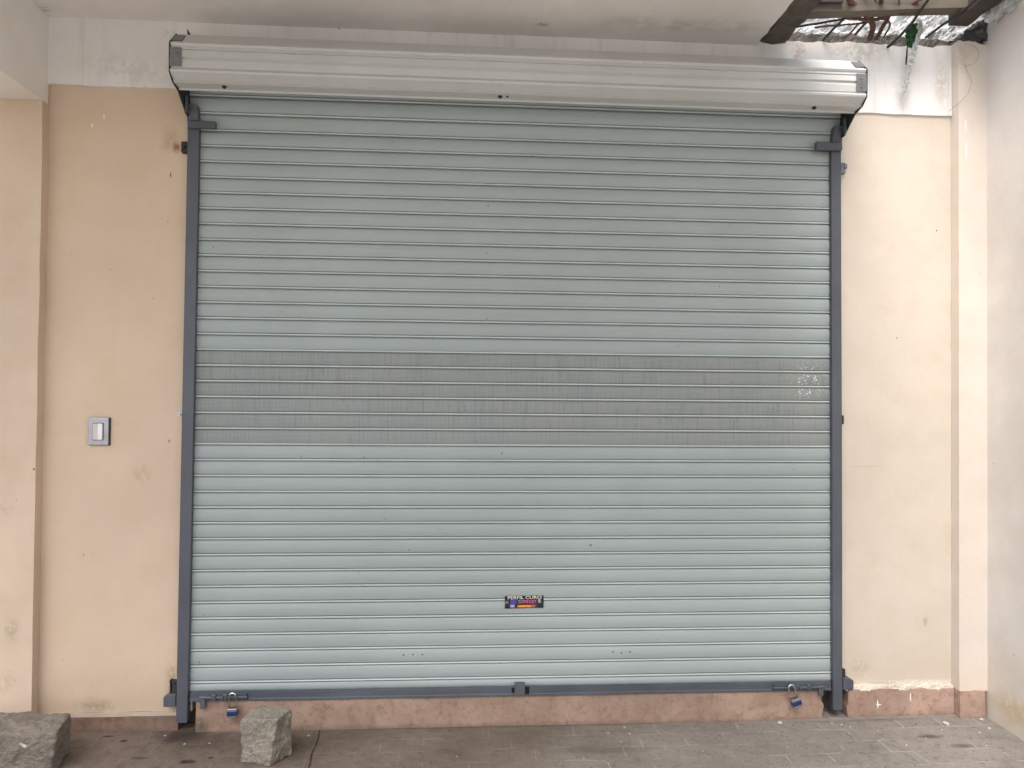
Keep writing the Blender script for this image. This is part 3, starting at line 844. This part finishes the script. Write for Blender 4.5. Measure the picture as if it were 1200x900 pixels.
tag(obj('formwork_board', bm, wood_m, origin=(3.3, -.15, 3.53)), 'pale brown board lying crosswise over the hole in the ceiling', 'board')
bm = B(); boardlike(bm, (3.735, -.03, 3.51), (3.690, -1.5, 3.50), .10, .07, 40, .004, 14, 4)
tag(obj('formwork_board', bm, dwood_m, origin=(3.71, -.8, 3.5)), 'dark brown board running along the right wall in the ceiling hole', 'board')
bm = B(); rough_hull(bm, [(3.755, -.04, 3.405), (3.89, -.04, 3.405), (3.89, .06, 3.405), (3.755, .06, 3.405), (3.79, -.035, 3.455), (3.885, -.035, 3.52), (3.885, .06, 3.53), (3.79, .06, 3.46)], 18, .5, .02, 25, 5, 2)
tag(obj('rubble_lump', bm, char_m, origin=(3.83, 0, 3.41)), 'dark grey lump of rubble in the upper right corner on top of the wall', 'rubble')
bm = B(); rough_hull(bm, [(3.785, -.40, 3.455), (3.85, -.40, 3.455), (3.87, -.13, 3.445), (3.80, -.13, 3.445), (3.785, -.40, 3.52), (3.85, -.40, 3.52), (3.87, -.13, 3.49), (3.80, -.13, 3.49)], 22, .5, .02, 30, 6, 2)
tag(obj('mortar_crust', bm, rough_white, origin=(3.82, -.27, 3.45)), 'white crust of mortar along the right wall above the dark rubble', 'mortar')
bm = B(); boardlike(bm, (2.885, -.199, 3.474), (3.045, -.199, 3.482), .02, .016, 6, .001, 20, 4)
tag(obj('iron_bar', bm, dkrod_m, origin=(2.965, -.2, 3.478)), 'short dark bar lying flat against the pale brown board', 'bar')

def rod(pts, r, m, label, cat='rebar', grp='reinforcing bars in the ceiling hole', name='rebar', ribs=True):
    bm = B(); sp = spline(pts, 10)
    sp = [p+Vector((.003*nz(*p, 25, 1), .003*nz(*p, 25, 2), .003*nz(*p, 25, 3))) for p in sp]
    rr_ = [r*(1.12 if (k % 2 and ribs) else .95) for k in range(len(sp))]
    tube(bm, sp, rr_, 8)
    return tag(obj(name, bm, m, origin=pts[0]), label, cat, grp)
rod([(3.315, .04, 3.425), (3.27, -.06, 3.450), (3.17, -.14, 3.470), (3.06, -.22, 3.490), (2.95, -.40, 3.53)], .013, rust_m, 'thick rusty bar bending to the upper left from the middle of the ceiling hole')
rod([(3.345, .04, 3.425), (3.345, -.03, 3.460), (3.325, -.11, 3.475), (3.245, -.18, 3.490), (3.17, -.42, 3.53)], .010, rust_m, 'rusty bar bent like a hook beside the thick rusty bar')
rod([(3.12, -.10, 3.452), (3.25, -.10, 3.452), (3.33, -.13, 3.470), (3.42, -.20, 3.502)], .008, rust_m, 'rusty bar lying sideways across the thick rusty bar')
rod([(2.84, .0, 3.425), (2.90, -.02, 3.440), (3.00, -.05, 3.447), (3.10, -.08, 3.458), (3.19, -.10, 3.466)], .0055, dkrod_m, 'thin dark rod slanting out of the cement stained board')
rod([(3.10, -.10, 3.468), (3.20, -.12, 3.472), (3.28, -.14, 3.481), (3.36, -.17, 3.492), (3.436, -.20, 3.505), (3.55, -.26, 3.53)], .004, rust_m, 'thin twisted tie wire crossing above the rusty bars')
rod([(3.055, .02, 3.395), (3.063, 0, 3.408), (3.105, -.07, 3.452), (3.14, -.12, 3.483), (3.18, -.3, 3.56)], .006, dkrod_m, 'dark rod rising from the wall left of the rusty bars')
rod([(3.225, .02, 3.435), (3.245, -.03, 3.462), (3.275, -.10, 3.492), (3.31, -.2, 3.55)], .006, dkrod_m, 'short dark rod just behind the thick rusty bar')
rod([(3.395, .02, 3.375), (3.406, 0, 3.385), (3.425, -.07, 3.412), (3.44, -.14, 3.445), (3.437, -.25, 3.480), (3.44, -.4, 3.54)], .0065, dkrod_m, 'dark rod that passes behind the green plastic scrap')
rod([(3.60, .03, 3.438), (3.626, 0, 3.457), (3.645, -.12, 3.468), (3.66, -.24, 3.478), (3.665, -.4, 3.50)], .006, dkrod_m, 'dark rod beside the dark brown board')

rod([(3.19, .02, 3.43), (3.22, -.05, 3.462), (3.30, -.09, 3.462), (3.36, -.06, 3.452), (3.37, .01, 3.42)], .0045, rust_m, 'thin rusty bar looped low across the foot of the hooked rusty bar')
rod([(3.02, -.16, 3.50), (3.09, -.15, 3.476), (3.15, -.13, 3.470), (3.20, -.16, 3.492), (3.23, -.24, 3.52)], .0035, rust_m, 'thin tie wire curled over the thick rusty bar near its upper end')
rod([(3.30, -.21, 3.52), (3.33, -.19, 3.492), (3.335, -.15, 3.475), (3.38, -.14, 3.468), (3.46, -.17, 3.486)], .004, rust_m, 'thin tie wire curled between the hooked rusty bar and the green plastic scrap')
rod([(2.99, -.03, 3.437), (3.10, -.05, 3.442), (3.20, -.06, 3.450), (3.29, -.08, 3.462)], .0045, rust_m, 'thin rusty bar lying along the broken wall top left of the thick rusty bar')

# torn plastic hanging down the wall
ps = thing('plastic_scrap', (3.49, -.03, 3.47), 'torn green and white plastic scrap hanging down the white wall from the ceiling hole', 'plastic scrap')
def ribbon(pts, w, m, name, seed, n=8, across=6, fold=.006):
    bm = B(); sp = spline(pts, n); rows = []
    for k, p in enumerate(sp):
        f = k/(len(sp)-1)
        ii = f*(len(w)-1); i0 = int(min(ii, len(w)-2)); ww = w[i0]*(1-(ii-i0))+w[i0+1]*(ii-i0)
        rows.append([bm.verts.new(p+Vector(((j/across-.5)*ww*(1+.25*nz(p.x, j, p.z, 30, seed)), fold*nz(j*.7, k*.35, 0, 1.5, seed)-.004*math.cos((j/across-.5)*3), .004*nz(j, k*.4, 2, 1.1, seed)))) for j in range(across+1)])
    for a, b in zip(rows, rows[1:]):
        for j in range(across): bm.faces.new((a[j], a[j+1], b[j+1], b[j]))
    r = bmesh.ops.solidify(bm, geom=bm.faces[:], thickness=.0008)
    obj(name, bm, m, ps)
ribbon([(3.502, -.035, 3.475), (3.500, -.03, 3.44), (3.492, -.03, 3.40), (3.490, -.02, 3.36)], [.02, .085, .085, .055, .02], plastic_g, 'green_film', 1, fold=.02)
ribbon([(3.515, -.055, 3.485), (3.522, -.05, 3.43), (3.505, -.045, 3.37), (3.490, -.035, 3.30), (3.480, -.03, 3.24), (3.466, -.025, 3.18), (3.457, -.02, 3.125)], [.012, .03, .022, .034, .03, .020, .026, .022], plastic_w, 'white_film', 4, fold=.022)
ribbon([(3.472, -.03, 3.40), (3.470, -.025, 3.34), (3.468, -.02, 3.27)], [.004, .006, .010, .006], black_m, 'dark_strip', 6, fold=.004)

rod([(3.760, -.040, 3.375), (3.800, -.050, 3.368), (3.828, -.052, 3.335), (3.815, -.050, 3.292), (3.775, -.045, 3.268), (3.757, -.042, 3.277)], .0011, wire_m, 'thin wire curl close under the dark rubble in the corner', 'wire', 'thin wires in the corner', 'thin_wire', False)
rod([(3.765, -.040, 3.262), (3.792, -.046, 3.20), (3.782, -.044, 3.14), (3.742, -.038, 3.09), (3.715, .012, 3.055)], .0011, wire_m, 'longer thin wire hanging in an arc below the wire curl', 'wire', 'thin wires in the corner', 'thin_wire', False)

# ------------------------------------------------------------------ rubble chips on the paving
chips = [(2.82, -.035, .014), (3.62, -.10, .020), (3.07, -.06, .006), (3.11, -.075, .007), (3.14, -.10, .006), (3.10, -.17, .005), (2.98, -.12, .005), (3.43, -.24, .005),
         (2.05, -.045, .007), (2.06, -.11, .007), (1.96, -.10, .006), (2.0, -.19, .005), (2.6, -.06, .004), (.02, -.12, .007), (.13, -.12, .005), (-.10, -.03, .006), (.56, -.06, .007),
         (3.72, -.20, .006), (3.80, -.16, .008), (3.56, -.16, .005), (3.3, -.3, .006), (2.75, -.28, .005), (2.35, -.30, .004), (3.66, -.33, .006), (3.87-.04, -.06, .012), (1.25, -.30, .004), (2.52, -.2, .004), (3.25, -.15, .004)]
for k, (x, y, s) in enumerate(chips):
    s *= .72
    bm = B()
    bmesh.ops.create_icosphere(bm, subdivisions=2, radius=s)
    for v in bm.verts:
        d = v.co.normalized()
        v.co = v.co*(1+.45*noise.noise(d*1.6+Vector((k*3.1, 0, 0))))
        v.co.z = max(v.co.z*.55, -s*.3)
        v.co.x *= 1.35
    M = Matrix.Translation((x, y, gz(x, y)+s*.25+.001)) @ Matrix.Rotation(k*1.3, 4, 'Z')
    for v in bm.verts: v.co = M @ v.co
    o = obj('plaster_chip', bm, chip_m, origin=(x, y, gz(x, y)))
    if k == 1: tag(o, 'largest pale rubble chip on the paving near the right corner', 'chip', 'rubble chips on the paving')
    elif k == 0: tag(o, 'pale rubble chip against the foot of the pink threshold', 'chip', 'rubble chips on the paving')
    else: tag(o, 'tiny pale chip of plaster scattered on the paving', 'chip', 'rubble chips on the paving')

# ------------------------------------------------------------------ light, camera
W = bpy.data.worlds.new('World'); S.world = W; W.use_nodes = True
nt = W.node_tree; sky = nt.nodes.new('ShaderNodeTexSky'); sky.sky_type = 'NISHITA'; sky.sun_disc = False
EL, AZ = 58, 205     # sun high behind the cloud, from behind the camera and slightly left
sky.sun_elevation = R(EL); sky.sun_rotation = R(AZ); sky.air_density = 1.2; sky.dust_density = 4.0; sky.ozone_density = 1.0
hs = nt.nodes.new('ShaderNodeHueSaturation'); hs.inputs['Saturation'].default_value = .55
nt.links.new(sky.outputs[0], hs.inputs['Color']); nt.links.new(hs.outputs[0], nt.nodes['Background'].inputs[0]); nt.nodes['Background'].inputs[1].default_value = .12
sd = bpy.data.lights.new('sun', 'SUN'); sd.energy = 1.4; sd.angle = R(35); sd.color = (1, .96, .90)
so = bpy.data.objects.new('sun', sd); C.objects.link(so)
d = Vector((math.sin(R(AZ))*math.cos(R(EL)), math.cos(R(AZ))*math.cos(R(EL)), math.sin(R(EL))))
so.rotation_euler = d.to_track_quat('Z', 'Y').to_euler(); so.location = d*20

cam = bpy.data.cameras.new('camera'); co = bpy.data.objects.new('camera', cam); C.objects.link(co)
cam.sensor_width = 36; cam.lens = 36*880/1200; cam.clip_start = .05; cam.clip_end = 500
r_ = Vector((.99774689, -.06649777, .00889863)); u_ = Vector((-.00999487, -.01617101, .99981928)); f_ = Vector((.06634186, .99765552, .01679921))
co.matrix_world = Matrix(((r_.x, u_.x, -f_.x, 1.2555), (r_.y, u_.y, -f_.y, -3.632), (r_.z, u_.z, -f_.z, 1.58498), (0, 0, 0, 1)))
S.camera = co
S.view_settings.view_transform = 'Standard'; S.view_settings.look = 'None'; S.view_settings.gamma = 1
S.view_settings.exposure = 1.34
